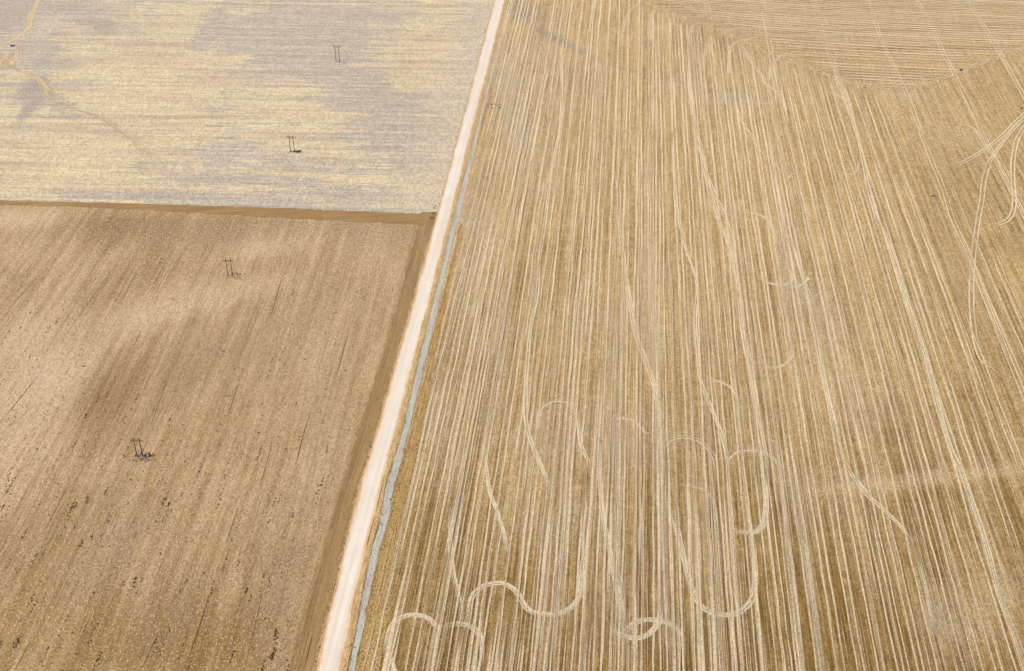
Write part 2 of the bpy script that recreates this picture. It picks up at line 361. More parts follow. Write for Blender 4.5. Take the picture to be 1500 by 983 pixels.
# headland furrow along the top of the harrowed field
hm = mat_flat('brown_headland_soil', (148, 112, 64), (174, 137, 88), azt=12, sx=.5, sy=.03, amt=.14, alpha=True)
P = cat([at(x, y) for x, y in ((-250, 287), (0, 297), (120, 300), (250, 305), (380, 310.5), (520, 317), (622, 321.5))], 14)
wd = lambda x: np.interp(x, [-300, -160, -40], [7, 17, 20])
V, T, E = [], [], []
for i, p in enumerate(P):
    for k in range(7):
        f = k / 6; V.append((p[0], p[1] + (f - .5) * wd(p[0]) + .8 * noise.noise(Vector((p[0] * .1, k > 3, 0))), .016)); E.append(1 - abs(2 * f - 1) ** 5)
    if i:
        for k in range(6): a = (i - 1) * 7 + k; T.append((a, a + 7, a + 8, a + 1))
o = fast('headland', V, T, hm); attr(o, 'edge', E); tag(o, kind='structure')
fr = mat_flat('orange_dry_grass', (196, 152, 96), (224, 190, 140), sx=.5, sy=.12, amt=.25, alpha=True)
strip('road_shoulder', lambda Y: rl(Y) - .7, lambda Y: rl(Y) + .25, 150, 1500, .040, fr, 5, 2, .55, 21)
strip('road_shoulder', lambda Y: rr(Y) - .2, lambda Y: rr(Y) + 1.5, 150, 1500, .041, fr, 5, 2, .7, 31)
_dl, _dr = edge(DITL), edge(DITR)
strip('ditch', lambda Y: _dl(Y) + (_dr(Y) - _dl(Y)) * np.interp(Y, [400, 700, 1000], [.1, .25, .45]), lambda Y: _dr(Y) - np.interp(Y, [400, 700, 1000], [0, .5, 1.2]), 180, 1130, .018, mat_flat('grey_ditch_silt', (172, 167, 152), (206, 202, 188), sx=.8, sy=.03, amt=.12, alpha=True), 7, 2, .7, 41)
strip('verge', lambda Y: rr(Y) + .6, lambda Y: _dl(Y) + .8, 180, 1130, .016, mat_flat('tan_verge', (176, 142, 92), (214, 184, 132), sx=.9, sy=.12, amt=.35, alpha=True), 5, 2, .5, 45)
# golden clod strip between ditch and stubble
gl = edge([(983, 521), (800, 560), (650, 597), (460, 642), (300, 680)]); gr_ = edge([(983, 548), (800, 580), (650, 615), (460, 651), (300, 684)])
strip('verge', gl, gr_, 180, at(0, 330)[1], .014, mat_flat('golden_verge', (150, 114, 54), (196, 158, 98), sx=.7, sy=.1, amt=.35, alpha=True), 7, 2, .8, 51)

# ------------------------------------------------------------------ wheel tracks and rows: real thin ribbons lying on the soil
class Ribbons:
    def __init__(s): s.V = []; s.T = []; s.E = []; s.S = []; s.U = []; s.Fr = []; s.z = .045
    def add(s, P, wid, st, wob=0.0, seed=0, ends=True):
        P = np.array(P, float)
        if len(P) < 2: return
        D = np.gradient(P, axis=0); L = np.hypot(D[:, 0], D[:, 1]) + 1e-9; N = np.stack([-D[:, 1] / L, D[:, 0] / L], 1)
        if wob: P = P + N * np.array([wob * noise.noise(Vector((p[1] * .045, p[0] * .01, seed * 3.7))) for p in P])[:, None]
        arc = np.concatenate([[0], np.cumsum(np.hypot(*(P[1:] - P[:-1]).T))])
        wid = np.broadcast_to(wid, (len(P),)); st = np.broadcast_to(st, (len(P),)).copy()
        if ends: fd = min(22, arc[-1] * .3); st = st * np.clip(arc / fd, .0, 1) * np.clip((arc[-1] - arc) / fd, .0, 1)
        b = len(s.V); s.z += .0012
        sd = rnd.random() * 900
        for i, p in enumerate(P):
            for k, f in enumerate((-.62, -.34, .34, .62)):
                q = p + N[i] * wid[i] * f
                s.V.append((q[0], q[1], s.z)); s.E.append(0 if k in (0, 3) else 1); s.S.append(st[i])
                s.U.append((arc[i] + sd, f * wid[i] + sd)); s.Fr.append(np.clip((p[1] - 380) / 420, 0, 1))
            if i:
                for k in range(3): a = b + (i - 1) * 4 + k; s.T.append((a, a + 4, a + 5, a + 1))
    def build(s, name, mat, label=None):
        o = fast(name, s.V, s.T, mat)
        attr(o, 'edge', s.E); attr(o, 'strength', s.S); attr(o, 'far', s.Fr)
        uv = o.data.uv_layers.new(name='UVMap'); li = np.zeros(len(o.data.loops), np.int32); o.data.loops.foreach_get('vertex_index', li)
        uv.data.foreach_set('uv', np.array(s.U, np.float32)[li].ravel())
        return tag(o, kind='structure')

# counted rows, read across the field on seven lines: (x, width[, strength])
SC = {
963: '536 4 .5,548 3,567 7,572.5 5,578 3,598 3 .8,609 3 .7,629 6,637 5,643 3 .8,657 2.5 .8,665 3,669 4,673 2,688 6,696 5,700 4,704 4 .8,717 4,721 3,727 4,731 4,735 3,748 2,757 2,761 2,765 3,779 3,784 5,791.5 6,798 3,802 3 .8,807 3 .7,812 3 .6,819 2.5,839 3.5,850 4,857 3 .7,864 2.5 .8,870 3.2,881 3,893 3 .8,901 2,906 3,912 6,920 5,930 8,940 5,958 3.5,968 3,977.5 2.2,987.5 5,994 4,1001 3,1017 4,1027 11,1041 5,1048 6,1057.5 10,1073 4,1077.5 5,1086 5,1107 3,1115 5,1121 5,1136 2.2,1147.5 5 .9,1158 2,1165 3,1173 11 .8,1194 3.5,1203 9 .8,1223 3,1234 3,1253 2.5,1262.5 3,1282 3,1292 4 .5,1311 3,1319 3,1327.5 2.5 .8,1340 2.5,1349 3,1368 3,1375 2 .6,1381.5 2,1397 3 .5,1407.5 3 .7,1424 2.5,1434 3 .8,1453 2.5,1463 3,1482.5 3,1491 5',
800: '584 4 .8,591 3.5,601 3,610 2.5 .8,628 3,638 3,655 4,661 4,667 4,682.5 3,692 3,710 3,719 3,731 2.5,748 2.5,766 5,775 3.5,792.5 3,800 6,806 5,816 4,823 5,831 5,849 3.5,854 4,860 5,876 3,887 5,893 5,905 5,912.5 3,930 3,937.5 4,942.5 5,957 3,965 6,972 6,983 5,995 4,1011 8,1021 5.5,1026 3,1039 4,1048 10,1060 3,1066 3,1073 10,1093 3,1102 9 .8,1118 3,1129 4,1138 2,1146 3,1154 10 .8,1172 3,1180 10 .8,1198 3,1207.5 3.5,1224 3,1234 3,1248 3 .4,1251.5 2.5,1261 3,1277.5 3,1286 5 .8,1292.5 2,1304 3,1312.5 3,1330 3,1355 3,1365 3,1381 3,1390 3,1406 3,1414 2.5 .6,1431 3,1440 4,1445 2,1457 3,1466 3 .7,1483 2.5,1492 2.5 .6',
650: '617 4,623 4,634 4,642.5 3,658 3,667.5 5,673 3,681 3,686 3,692 3,709 4,716 4,733 3,742.5 3,758 4,767.5 3,775 4,784 3,792.5 3 .6,802 3 .5,807.5 3 .5,817 3 .5,827 2.5,834 4.5,840 4,853 3,872 4,877.5 3.5,883 2.5 .6,892 3 .5,900 3 .5,907.5 4,916 3,932.5 4,938 3.5,944 2.5,957 3,963 5,969 4,978 4 .6,988 3 .5,1006 3,1015 4 .6,1030 3.5,1039 4,1048 2.5,1055 3,1063 3,1080 3,1085 4,1091 4 .5,1102.5 3,1111 6,1118 3,1127 3,1138 3 .5,1150 3,1158 3,1174 3,1182.5 4,1199 3,1210 4 .5,1222 3,1230 6 .6,1238 2.5,1246 3,1259 5,1270 3,1278 3 .6,1294 3,1303 3 .6,1317.5 3.5,1326 3.5,1342 3.5,1350 4,1366 3.5,1374 3.5,1388 5,1397.5 4.5,1412.5 4,1420 3,1435 3,1442.5 3,1460 3,1468 2.5 .6,1479 3,1488 2.5',
460: '653.7 3 .5,660.6 3 .5,675 3,682 3,693 5,698 3,704 3,715 3,721 2,726 2,733 2.5,739.6 3.5,747 3 .5,762.6 3,769.5 2.5,775 2.5,789 3 .5,798 3 .5,805.5 3,812 2.5 .6,827 2.5,833 3,841.5 4,847.6 4,854.5 3,860.7 3,867 4,876 2.5,890 3,896 2.5 .6,902 2.5 .6,911 4,919 2.5,928 3,933 3,940 3 .5,952.7 6,956.5 2.5,961 2.5,965 2.5,972.6 2.5,983 3 .5,997 3,1004 4,1009 3 .5,1023 3,1034 2,1039 2.5,1047 3,1054 2,1061.5 2,1068.5 3,1074.5 3,1087.6 4,1095 2.5,1103.7 3,1110.6 3,1125 3,1130.5 3,1146 3,1152 7 .6,1167 3,1174 3,1187 5,1209 4,1216 4,1229.5 3,1235.6 3 .6,1250 3,1259 3 .5,1271 3,1278 2.5,1290.7 3,1298 2.5,1312 3,1319 2.5,1330.6 4,1338 4,1352 3.5,1360 3,1374 3,1381 2.5,1393.5 3.5,1401 2.5,1414 3 .5,1438 3 .5,1450 3,1458.6 3,1469 3 .5,1476 3,1490 2.5,1498 2.5',
300: '693.5 3 .5,702 2.5,709 2.5,718 3 .5,727 2.5,734 2.5,744 2.5,751 2,756 3 .5,765 4,771 3 .5,785 3,792 2,810 3,822.5 3,841.6 2.5,845 2,853 2.5,858 2.5,866 3,870 2.5,877.6 3,884 2,896 3.5,905 4 .6,914 3,921 3 .6,933 3.5,940 3,951 7,961 3,967 3,971.5 2.5,978 3 .5,989 4,996 3 .6,1009 3,1015.5 3,1027 3.5,1033 3,1052 3,1063 3,1070 3,1075 3,1082 2.5,1089 3,1100 3.5,1106 3,1119 3,1125 2.5,1137 3.5,1143 8,1150 3,1156 3,1162 6 .8,1173 3,1178 3,1192 3,1198 2,1210 3,1215 2,1229 3,1234 2,1246 3,1251.5 2.5,1265 3,1271 2,1282 4,1288 3,1301 4,1308.6 3 .5,1321 3,1336 2.5,1340 2,1354 3 .4,1371 3 .4,1406 3 .4,1412 2 .4,1459 3 .4,1469 3 .4,1493 2',
150: '724.7 2.5,730.6 3 .5,738.6 2.5,743 2,749.6 5 .5,757.7 2.5,763.6 2,770 3,776 3,788.5 2.5,794 4,805 3,811 2,827 3 .6,838 3,843.5 3 .5,853 2,859 2,869 3,874 6 .6,886 2.5,892 2.5,903 4,908 3,919 3,923.5 2.5,934.5 3,939.6 2,951 4,956 4,962 3,967.5 2.5,972.6 2,983.6 4,988 3,999 3,1004 2.5,1014 6,1020 2,1024.6 2,1030 4,1036 3,1047 2.5,1052.5 4,1063.5 3,1069 2.5,1078 4,1085 2.5,1096 3,1101.6 2.5,1111.7 3,1117 2,1128 3,1131 3,1144 2.5,1149 4,1159 2.5,1164.5 2,1176 2.5,1181 2 .6,1191 3,1196 2,1208 2.5,1214 2,1225 3,1229 2 .6,1239 4,1245 3,1255 3,1260 5 .6,1271 3,1285.5 3,1292 2 .5',
30: '739 2.5,743 5,754 2.5,759 3,765 2.5,769.6 2,779 3,783.5 2.5,807.7 3,812 2,821.6 2.5,831 2,835 3,850 3,865.6 3,869 3,878 3,892 3,906.7 2.5,920.6 2.5,936 3,941 2,950 2.5,957 3,964 2,971 2,981 3,988 2,997 3'}
SC = {y: [tuple([float(q) for q in e.split()] + [1.0])[:3] for e in s.split(',')] for y, s in SC.items()}
VX, VY = 950.0, -750.0
def pred(x, y, y2): return VX + (x - VX) * (y2 - VY) / (y - VY)
TOPB = [(700, -60), (935, -60), (940, 0), (960, 8), (1000, 25), (1042, 37), (1080, 55), (1120, 74), (1150, 84), (1180, 97), (1215, 110), (1250, 122), (1300, 128), (1345, 130), (1400, 111), (1440, 95), (1500, 74), (1700, 0)]
def topb(x): return float(np.interp(x, [p[0] for p in TOPB], [p[1] for p in TOPB]))
rows = Ribbons()
ys = [963, 800, 650, 460, 300, 150, 30]
open_ = [[(1200, pred(x, 963, 1200), w_, s_), (1060, pred(x, 963, 1060), w_, s_), (963, x, w_, s_)] for x, w_, s_ in SC[963]]
allc = []
for a, b in zip(ys, ys[1:]):
    tgt = SC[b]; used = {}
    cand = []
    for i, ch in enumerate(open_):
        px = pred(ch[-1][1], a, b)
        for j, t_ in enumerate(tgt):
            dlt = abs(t_[0] - px)
            if dlt < (5.0 if b > 30 else 4.0): cand.append((dlt, i, j))
    cand.sort(); ui, uj = set(), set(); nxt = []
    for dlt, i, j in cand:
        if i in ui or j in uj: continue
        ui.add(i); uj.add(j); x, w_, s_ = tgt[j]; open_[i].append((b, x, w_, s_)); nxt.append(open_[i])
    for i, ch in enumerate(open_):
        if i not in ui:
            f = rnd.uniform(.3, .8); yk = a + (b - a) * f; x = pred(ch[-1][1], a, yk); ch.append((yk, x, ch[-1][2] * .8, ch[-1][3] * .7)); allc.append(ch)
    for j, t_ in enumerate(tgt):
        if j not in uj:
            f = rnd.uniform(.2, .7); yk = b + (a - b) * f; nxt.append([(yk, pred(t_[0], b, yk), t_[1] * .8, t_[2] * .7), (b,) + t_])
    open_ = nxt
for ch in open_: ch.append((-60, pred(ch[-1][1], 30, -60), ch[-1][2], ch[-1][3]))
allc += open_
def row_chain(ch, k):
    y, x, w_, s_ = ch[-1]
    if x > 945 and 140 < y < 160 or (x > 945 and y <= 40): pass
    # resample by photo y, about every 12 pixels
    ya = np.array([c[0] for c in ch][::-1]); o = np.argsort(ya)
    X = np.array([c[1] for c in ch][::-1])[o]; W = np.array([c[2] for c in ch][::-1])[o]; Q = np.array([c[3] for c in ch][::-1])[o]; ya = ya[o]
    yn = np.arange(ya[0], ya[-1], 9.0)
    if len(yn) < 3: return
    # interpolate the offset from the vanishing bundle so lines stay straight on the ground
    off = (X - VX) / (ya - VY)
    ke = np.ones(9) / 9; oi = np.interp(yn, ya, off); oi = np.convolve(np.pad(oi, 4, mode='edge'), ke, 'valid')
    xn = VX + oi * (yn - VY)
    keep = [i for i in range(len(yn)) if yn[i] > topb(xn[i]) - 1]
    if len(keep) < 3: return
    yn, xn = yn[keep], xn[keep]
    P = [at(a, b) for a, b in zip(xn, yn)]
    Wm = np.interp(yn, ya, W) * np.array([mpp(v) for v in yn]) * .95
    st = np.interp(yn, ya, Q)
    wm = float(np.median(np.interp(yn, ya, W)))
    if wm < 4.6: rows.add(P, Wm, st, wob=.45, seed=k % 5); return
    nl = max(2, int(round(wm / 2.35))); P = np.array(P); D = np.gradient(P, axis=0); L = np.hypot(D[:, 0], D[:, 1]) + 1e-9; N = np.stack([-D[:, 1] / L, D[:, 0] / L], 1)
    for q in range(nl):
        o = ((q + .5) / nl - .5) * Wm
        rows.add(P + N * o[:, None], Wm / nl * rnd.uniform(.6, .9), st * rnd.uniform(.7, 1), wob=.45, seed=k % 5)
# top ends for rows right of x=945: carry on up to the headland
for k, ch in enumerate(allc):
    y, x, w_, s_ = ch[-1]
    if 60 < y < 150 and x > 960 or (y == 150 and x > 960):
        ch.append((20, pred(ch[-1][1], y, 20), w_, s_))
    row_chain(ch, k)
for k in range(760):                                  # faint, broken rows between the strong ones
    y0 = rnd.uniform(0, 1060); x0 = rnd.uniform(600, 1620) if k % 3 else rnd.uniform(560, 1150); y1 = y0 + rnd.uniform(60, 420) * (y0 + 750) / 1500
    pp = []
    for y in np.arange(y0, min(y1, 1150), 10):
        x = pred(x0, y0, y); X_, Y_ = at(x, y)
        if y > topb(x) + 2 and X_ > rr(Y_) + 9: pp.append((X_, Y_, mpp(y)))
    if len(pp) > 4:
        pp = np.array(pp); q = .45 if k % 2 else .7
        if 1290 < pred(x0, y0, 150): q *= .4
        rows.add(pp[:, :2], pp[:, 2] * rnd.uniform(1.0, 1.7), q * rnd.uniform(.6, 1), wob=.45, seed=k % 5)
rows.build('stubble_rows', mat_track('pale_straw_rows', (222, 200, 162), (235, 211, 167), 2.0))

tr = main_tr = Ribbons()
def track(pts, wpx, lines=1, sep=0, st=1.0, n=8, wob=.25):
    """one wheel track or a bundle of them, following photo points on the ground"""
    P = np.array(cat([at(*p) for p in pts], n)); D = np.gradient(P, axis=0); L = np.hypot(D[:, 0], D[:, 1]) + 1e-9
    N = np.stack([-D[:, 1] / L, D[:, 0] / L], 1)
    m = mpp(np.mean([p[1] for p in pts]))
    if lines in (2, 3) and wpx < 2 and tr is main_tr: wpx *= 1.5 if pts[0][1] > 300 else 1.3
    for i in range(lines):
        o = (i - (lines - 1) / 2) * sep * m
        tr.add(P + N * o, wpx * m, st, wob=wob, seed=i, ends=True)
Bd = dict(lines=4, sep=2.3)
track([(570, 983), (566, 955), (570, 928), (578, 911), (593, 902.5), (610, 901), (627, 906), (640, 920), (639, 940), (631, 990)], 2.2, st=1, **Bd)
track([(572, 930), (571, 955), (576, 975), (584, 1000)], 6)
track([(646, 923), (658, 916), (671, 914), (688, 917.5), (700, 928), (705, 945), (702, 990)], 2.0, st=1, **Bd)
track([(687, 930), (687, 900), (690, 877), (702, 862), (719, 855), (739, 855), (757, 867), (767, 884), (777, 895), (797, 900), (818, 899), (838, 889), (848, 873), (853, 840), (858, 780)], 2.0, st=1, **Bd)
track([(889, 911), (899, 921), (913, 931), (930, 934.5), (946, 931), (958, 921), (965, 911), (968, 880)], 2.1, st=1, **Bd)
track([(912, 940), (916, 926), (926, 916), (940, 909), (957, 908), (977, 912), (990, 920), (999, 934), (1001, 965)], 1.8, st=.95, **Bd)
track([(982, 735), (992, 775), (1002, 819), (1013, 860), (1024, 884), (1038, 895.5), (1058, 900.5), (1078, 899), (1095, 887), (1104, 870), (1106, 840), (1103, 785)], 2.1, st=1, **Bd)
track([(982, 714), (997, 711), (1014, 712.6), (1031, 719), (1043, 731), (1047, 748), (1050, 785)], 2, lines=2, sep=3, st=1)
track([(1066, 700), (1067, 680), (1078, 665), (1099, 661), (1120, 664), (1138, 677), (1145, 700), (1147, 730)], 1.8, lines=2, sep=3.2, st=.9)
track([(1058, 772), (1072, 777), (1089, 780), (1106, 780), (1116, 772), (1121, 758), (1122, 730), (1119, 690)], 2.0, st=1, **Bd)
track([(966, 668), (975, 650), (988, 642), (1005, 640.5), (1022, 645), (1035, 655), (1046, 671), (1052, 705)], 1.6, lines=2, sep=4.6, st=1)
track([(892, 617), (908, 613.5), (923, 615), (938, 625), (946, 635), (960, 636)], 1.8, lines=3, sep=1.9, st=.85)
track([(787, 645), (790, 605), (797, 594), (810, 588), (827, 588), (839, 595), (846, 612), (851, 650), (862, 677), (867, 703)], 1.8, lines=2, sep=3.2, st=.95)
track([(1018, 565), (1028, 558), (1045, 556.5), (1062, 562), (1075, 572), (1081, 588), (1084, 625)], 1.8, lines=2, sep=3, st=.9)
track([(1105, 530), (1120, 536), (1137, 538), (1153, 531), (1160, 518), (1160, 495)], 1.8, lines=2, sep=3, st=1)
track([(1108, 395), (1120, 412), (1140, 417), (1154, 416), (1161, 405), (1162, 375)], 1.9, lines=2, sep=2.8, st=1)
track([(1140, 420), (1165, 420), (1180, 413), (1186, 402)], 4, st=.9); track([(1174, 412), (1188, 406)], 8, st=.9)
track([(1079, 316), (1096, 313), (1112, 315), (1125, 323), (1133, 340), (1138, 375)], 1.7, lines=2, sep=3, st=1)
track([(1185, 137.6), (1200, 135), (1221, 137.6), (1234, 145), (1244, 158), (1250, 171), (1248, 184)], 1.5, lines=2, sep=2.4, st=.8)
track([(1217, 248), (1231, 253), (1247, 255), (1257, 248), (1258, 232)], 1.6, lines=2, sep=2, st=.9); track([(1268, 264), (1291, 265)], 3, st=.5)
track([(1171, 246), (1167, 252), (1157, 258), (1152, 268)], 3, st=.9)
track([(1084, 58), (1096, 84), (1116, 111), (1124, 125), (1137, 134), (1148, 150), (1152, 170)], 1.4, lines=2, sep=3, st=.9)
track([(1075, 144), (1085, 174), (1102, 200), (1116, 221), (1132, 237), (1150, 262)], 1.5, lines=2, sep=3, st=.8)
track([(1008, 90), (1012, 140), (1018, 181), (1030, 235), (1042, 288), (1055, 330), (1070, 365), (1081, 420), (1089, 488), (1099, 538), (1106, 588), (1117, 650), (1124, 700)], 2.4, lines=3, sep=3, st=.95)
track([(1033, 248), (1046, 282), (1059, 309), (1068, 335), (1076, 377), (1083, 440)], 1.8, lines=2, sep=3.5, st=1)
track([(905, 250), (908, 320), (913, 377), (919, 417), (931, 488), (948, 535), (961, 575), (965, 622), (966, 680)], 2, lines=3, sep=2.6, st=1)
track([(985, 200), (990, 290), (1002, 353), (1014, 390), (1021, 420), (1018.5, 464), (1021, 508), (1026, 555), (1038, 588), (1052, 622), (1062, 655), (1068, 700)], 2.3, lines=2, sep=3, st=1)
track([(823, 60), (822, 168), (815, 215), (806, 260), (798, 330), (790, 380), (786, 437), (777, 481), (773, 528), (770, 575), (771, 622), (783, 660), (797, 693), (810, 725)], 2.4, lines=2, sep=3, st=1)
track([(877, 640), (880, 718), (886, 768), (896, 819), (903, 860), (911, 894), (913, 925)], 2.2, lines=3, sep=2.6, st=1)
track([(709, 640), (715, 711), (729, 751), (739, 785), (746, 825)], 2, lines=3, sep=2.2, st=1)
track([(661, 735), (660, 795), (664, 839), (674, 880), (678, 920)], 2, lines=3, sep=2.4, st=.95)
track([(960, 430), (963, 520), (964, 600), (966, 660), (972, 720), (985, 770)], 4, st=.9)
track([(904, 80), (908, 57), (921, 20), (938, 3), (955, 8), (968, 20)], 1.5, lines=2, sep=2.6, st=.62)
track([(952, 70), (955, 23), (968, 13), (988, 13)], 1.8, lines=2, sep=2.4, st=.62)
track([(981, 70), (983, 37), (990, 25), (1008, 23)], 1.4, lines=2, sep=2.6, st=.62)
track([(1010, 75), (1013, 44), (1025, 35), (1042, 38)], 1.4, lines=2, sep=2.6, st=.62)
track([(1028, 115), (1035, 70), (1045, 53), (1062, 50)], 1.5, lines=2, sep=2.6, st=.62)
track([(1067, 115), (1069, 74), (1080, 61), (1099, 57), (1125, 49)], 1.5, lines=2, sep=2.4, st=1)
track([(1127, 125), (1130, 99), (1140, 85), (1157, 79), (1178, 76)], 1.6, lines=2, sep=2.6, st=1)
track([(1232, 138), (1226, 118), (1224, 101), (1231, 95.6), (1254, 94)], 2, lines=2, sep=2.4, st=.9)
track([(1218, 130), (1220, 118), (1232, 113), (1262, 108)], 1.6, lines=1, st=.9)
track([(1224, 100), (1231, 122), (1240, 148), (1252, 185), (1262, 225), (1275, 290), (1290, 340)], 2.4, lines=2, sep=3.4, st=.9)
for p, s_ in (([(1030, -20), (1034, 0), (1042, 37)], .7), ([(1113, -20), (1120, 22), (1128, 70), (1134, 111), (1142, 160)], .9),
          ([(1190, -10), (1195, 10), (1207, 57), (1221, 94), (1231, 127)], .55),
          ([(1262, -30), (1271, 0), (1291, 57), (1311, 101), (1331, 144), (1355, 211), (1382, 278), (1395, 320), (1419, 372), (1439, 426), (1456, 471), (1478, 526), (1500, 580), (1540, 680)], .85),
          ([(1330, -30), (1343, 0), (1362, 34), (1385, 84), (1402, 117), (1419, 151), (1442, 201), (1476, 268), (1500, 315), (1560, 430)], .9),
          ([(1402, -30), (1417, 0), (1442, 40), (1466, 80), (1500, 141), (1560, 240)], .75)):
    track(p, 1.3, lines=2, sep=5.2, st=s_)
track([(1368, 241), (1398, 242), (1422, 232), (1449, 215), (1472, 195), (1489, 178), (1512, 158)], 1.7, lines=2, sep=4.4, st=1)
track([(1385, 181), (1408, 183), (1425, 188), (1436, 202), (1446, 219), (1453, 234)], 1.7, lines=2, sep=2.8, st=.95)
track([(1426, 242), (1445, 240), (1456, 228), (1469, 208), (1489, 185), (1510, 166)], 1.7, lines=2, sep=3, st=.9)
track([(1512, 170), (1500, 188), (1489, 208), (1484, 235), (1484, 268), (1486, 295), (1482, 315), (1469, 327), (1449, 329), (1430, 322)], 1.8, lines=2, sep=5, st=.95)
track([(1452, 230), (1442, 262), (1438, 295), (1433, 322), (1426, 375), (1423, 431), (1426, 481), (1433, 514), (1442, 530), (1459, 541), (1476, 558)], 1.7, lines=2, sep=6, st=.9)
track([(1228, 655), (1240, 682), (1252, 702), (1269, 724), (1296, 748), (1320, 772), (1333, 792), (1340, 809)], 1.7, lines=2, sep=4, st=1)
track([(1250, 695), (1262, 714), (1278, 730)], 9, st=.9); track([(1292, 715), (1300, 728)], 8, st=.6)
track([(1340, 806), (1347, 825), (1357, 870), (1370, 935)], 6, st=.7)
track([(1158, 345), (1175, 404), (1187, 437), (1199, 494), (1207, 548), (1217, 598), (1231, 655)], 2.4, lines=2, sep=3, st=1)
track([(1288, 320), (1308, 377), (1328, 437), (1351, 501), (1368, 571), (1390, 650), (1408, 690), (1425, 738), (1445, 799), (1462, 866), (1489, 938), (1510, 995)], 1.5, lines=3, sep=3, st=.9)
# wide worn bundles
for p in ([(835, 560), (836, 640), (832, 720), (826, 800), (815, 880), (802, 990)], [(962, 600), (972, 700), (975, 800), (976, 900), (990, 1000)], [(905, 600), (907, 700), (903, 800), (912, 900), (920, 1000)],
          [(1110, 600), (1150, 700), (1178, 800), (1190, 900), (1205, 1000)], [(1143, 290), (1150, 400), (1155, 470)], [(952, 200), (951, 300), (953, 460), (954, 560)]):
    track(p, 1.6, lines=5, sep=2.6, st=.35)
# seeded rows across the far triangle, turning at its right edge
k = 0; yk = -46.0; far_rows = []
while yk < 129:
    s_ = rnd.uniform(.35, .95); far_rows.append((yk, s_)); yk += 2.4 + max(yk, 0) * .020 + rnd.uniform(-.5, .7)
def rowy(yk, x): return yk + .062 * (x - 1250) + 3.0 * math.sin((x - 1000) / 160.) * (1 - yk / 160) - .00006 * (x - 1250) ** 2 * (yk / 120)
def rb(x): return float(np.interp(x, [1345, 1400, 1440, 1500, 1700], [128, 110, 94, 73, 0]))
for i, (yk, s_) in enumerate(far_rows):
    pts = []
    for x in range(945, 1780, 14):
        y = rowy(yk, x)
        if y > topb(x) - 2 or (x > 1345 and y > rb(x) - 2): 
            if x > 1345: break
            pts = [] if x < 1250 else pts
            continue
        if y > -60: pts.append((x, y))
    if len(pts) < 4: continue
    if i % 2 and pts[-1][0] < 1600:                            # hook back where the drill turned
        x, y = pts[-1]; pts += [(x + 7, y + 1.3), (x + 9, y + 3.4), (x + 4, y + 5.2), (x - 10, y + 5)]
    P = cat([at(*p) for p in pts], 2)
    tr.add(P, 1.8 + 1.6 * rnd.random(), s_, wob=.5, seed=i)
for q in (0, 1):
    track([(x, topb(x) + q * 2.5 + 1.2 * math.sin(x)) for x in range(955, 1345, 10)], 1.8, st=.75, n=3)
    track([(x, rb(x) - 1 - q * 2.5 + 1.2 * math.sin(x)) for x in range(1350, 1560, 10)], 1.8, st=.65, n=3)
# little turning marks where the long rows meet the headland
for x in np.arange(985, 1340, 9.6):
    y = topb(x); track([(x - 1, y + 7), (x, y + 2), (x + 4, y - 1), (x + 11, y + .5), (x + 17, y + 3.5)], 1.3, st=rnd.uniform(.5, 1), n=4)
for x in np.arange(1360, 1500, 11):
    y = rb(x); track([(x - 14, y - 3), (x - 4, y - 4), (x + 3, y - 1), (x - 1, y + 2), (x - 9, y + 2.5)], 1.3, st=rnd.uniform(.5, .9), n=4)
tr.build('wheel_tracks', mat_track('pale_wheel_tracks', (225, 207, 174), (235, 213, 171), 2.3))

# tracks on the left-hand side: service track under the power line, drill lines
lt = Ribbons(); tr = lt
track([(205, 668), (150, 770), (100, 880), (45, 990)], 1.2, lines=2, sep=8, st=.55)
track([(205, 668), (165, 740), (110, 850), (61, 955)], 1.0, lines=1, st=.5)
track([(428, 222), (383, 313), (337, 404), (270, 538), (205, 668)], .9, lines=2, sep=4, st=.35)
for c_, r_ in (((200, 672), (24, 10)), ((337, 406), (22, 7)), ((200, 672), (30, 14))):
    track([(c_[0] + r_[0] * math.cos(a), c_[1] + r_[1] * math.sin(a)) for a in np.linspace(.2, 3.0, 9)], .8, lines=2, sep=2, st=.35)
for i in range(520):
    x = rnd.uniform(-150, 560); y = rnd.uniform(400, 1000); Ln = rnd.uniform(40, 260); y = y if rnd.random() < .75 else rnd.uniform(340, 600)
    q = lambda yy_: 830 + (x - 830) * (yy_ + 750) / (y + 750)
    if x > np.interp(y, [316, 330, 460, 650, 700, 860, 983, 1100], [606, 604, 569, 510, 494, 446, 417, 390]) - 6 or y - Ln < 325: continue
    track([(q(y), y), (q(y - Ln / 2), y - Ln / 2), (q(y - Ln), y - Ln)], .75, st=rnd.uniform(.15, .6) * (1 if y - Ln > 325 else 0), n=6)
lt.build('drill_marks', mat_track('pale_soil_marks', (220, 194, 158), (224, 202, 168), 1.5))
dk = Ribbons(); tr = dk
for a, b in (((357, 985), (389, 850)), ((269, 985), (315, 850)), ((0, 735), (42, 672)), ((0, 620), (60, 545)), ((10, 455), (60, 400)), ((90, 500), (160, 400)), ((214, 640), (250, 545)), ((395, 470), (415, 400)), ((490, 560), (512, 480)),
             ((60, 790), (105, 700)), ((160, 870), (182, 820)), ((330, 800), (350, 740)), ((380, 720), (400, 640)), ((205, 985), (230, 930)), ((446, 980), (458, 930)), ((330, 620), (350, 560)), ((20, 985), (50, 930)), ((430, 690), (455, 600))):
    track([a, ((a[0] + b[0]) / 2, (a[1] + b[1]) / 2), b], 1.3, st=.8, n=8)
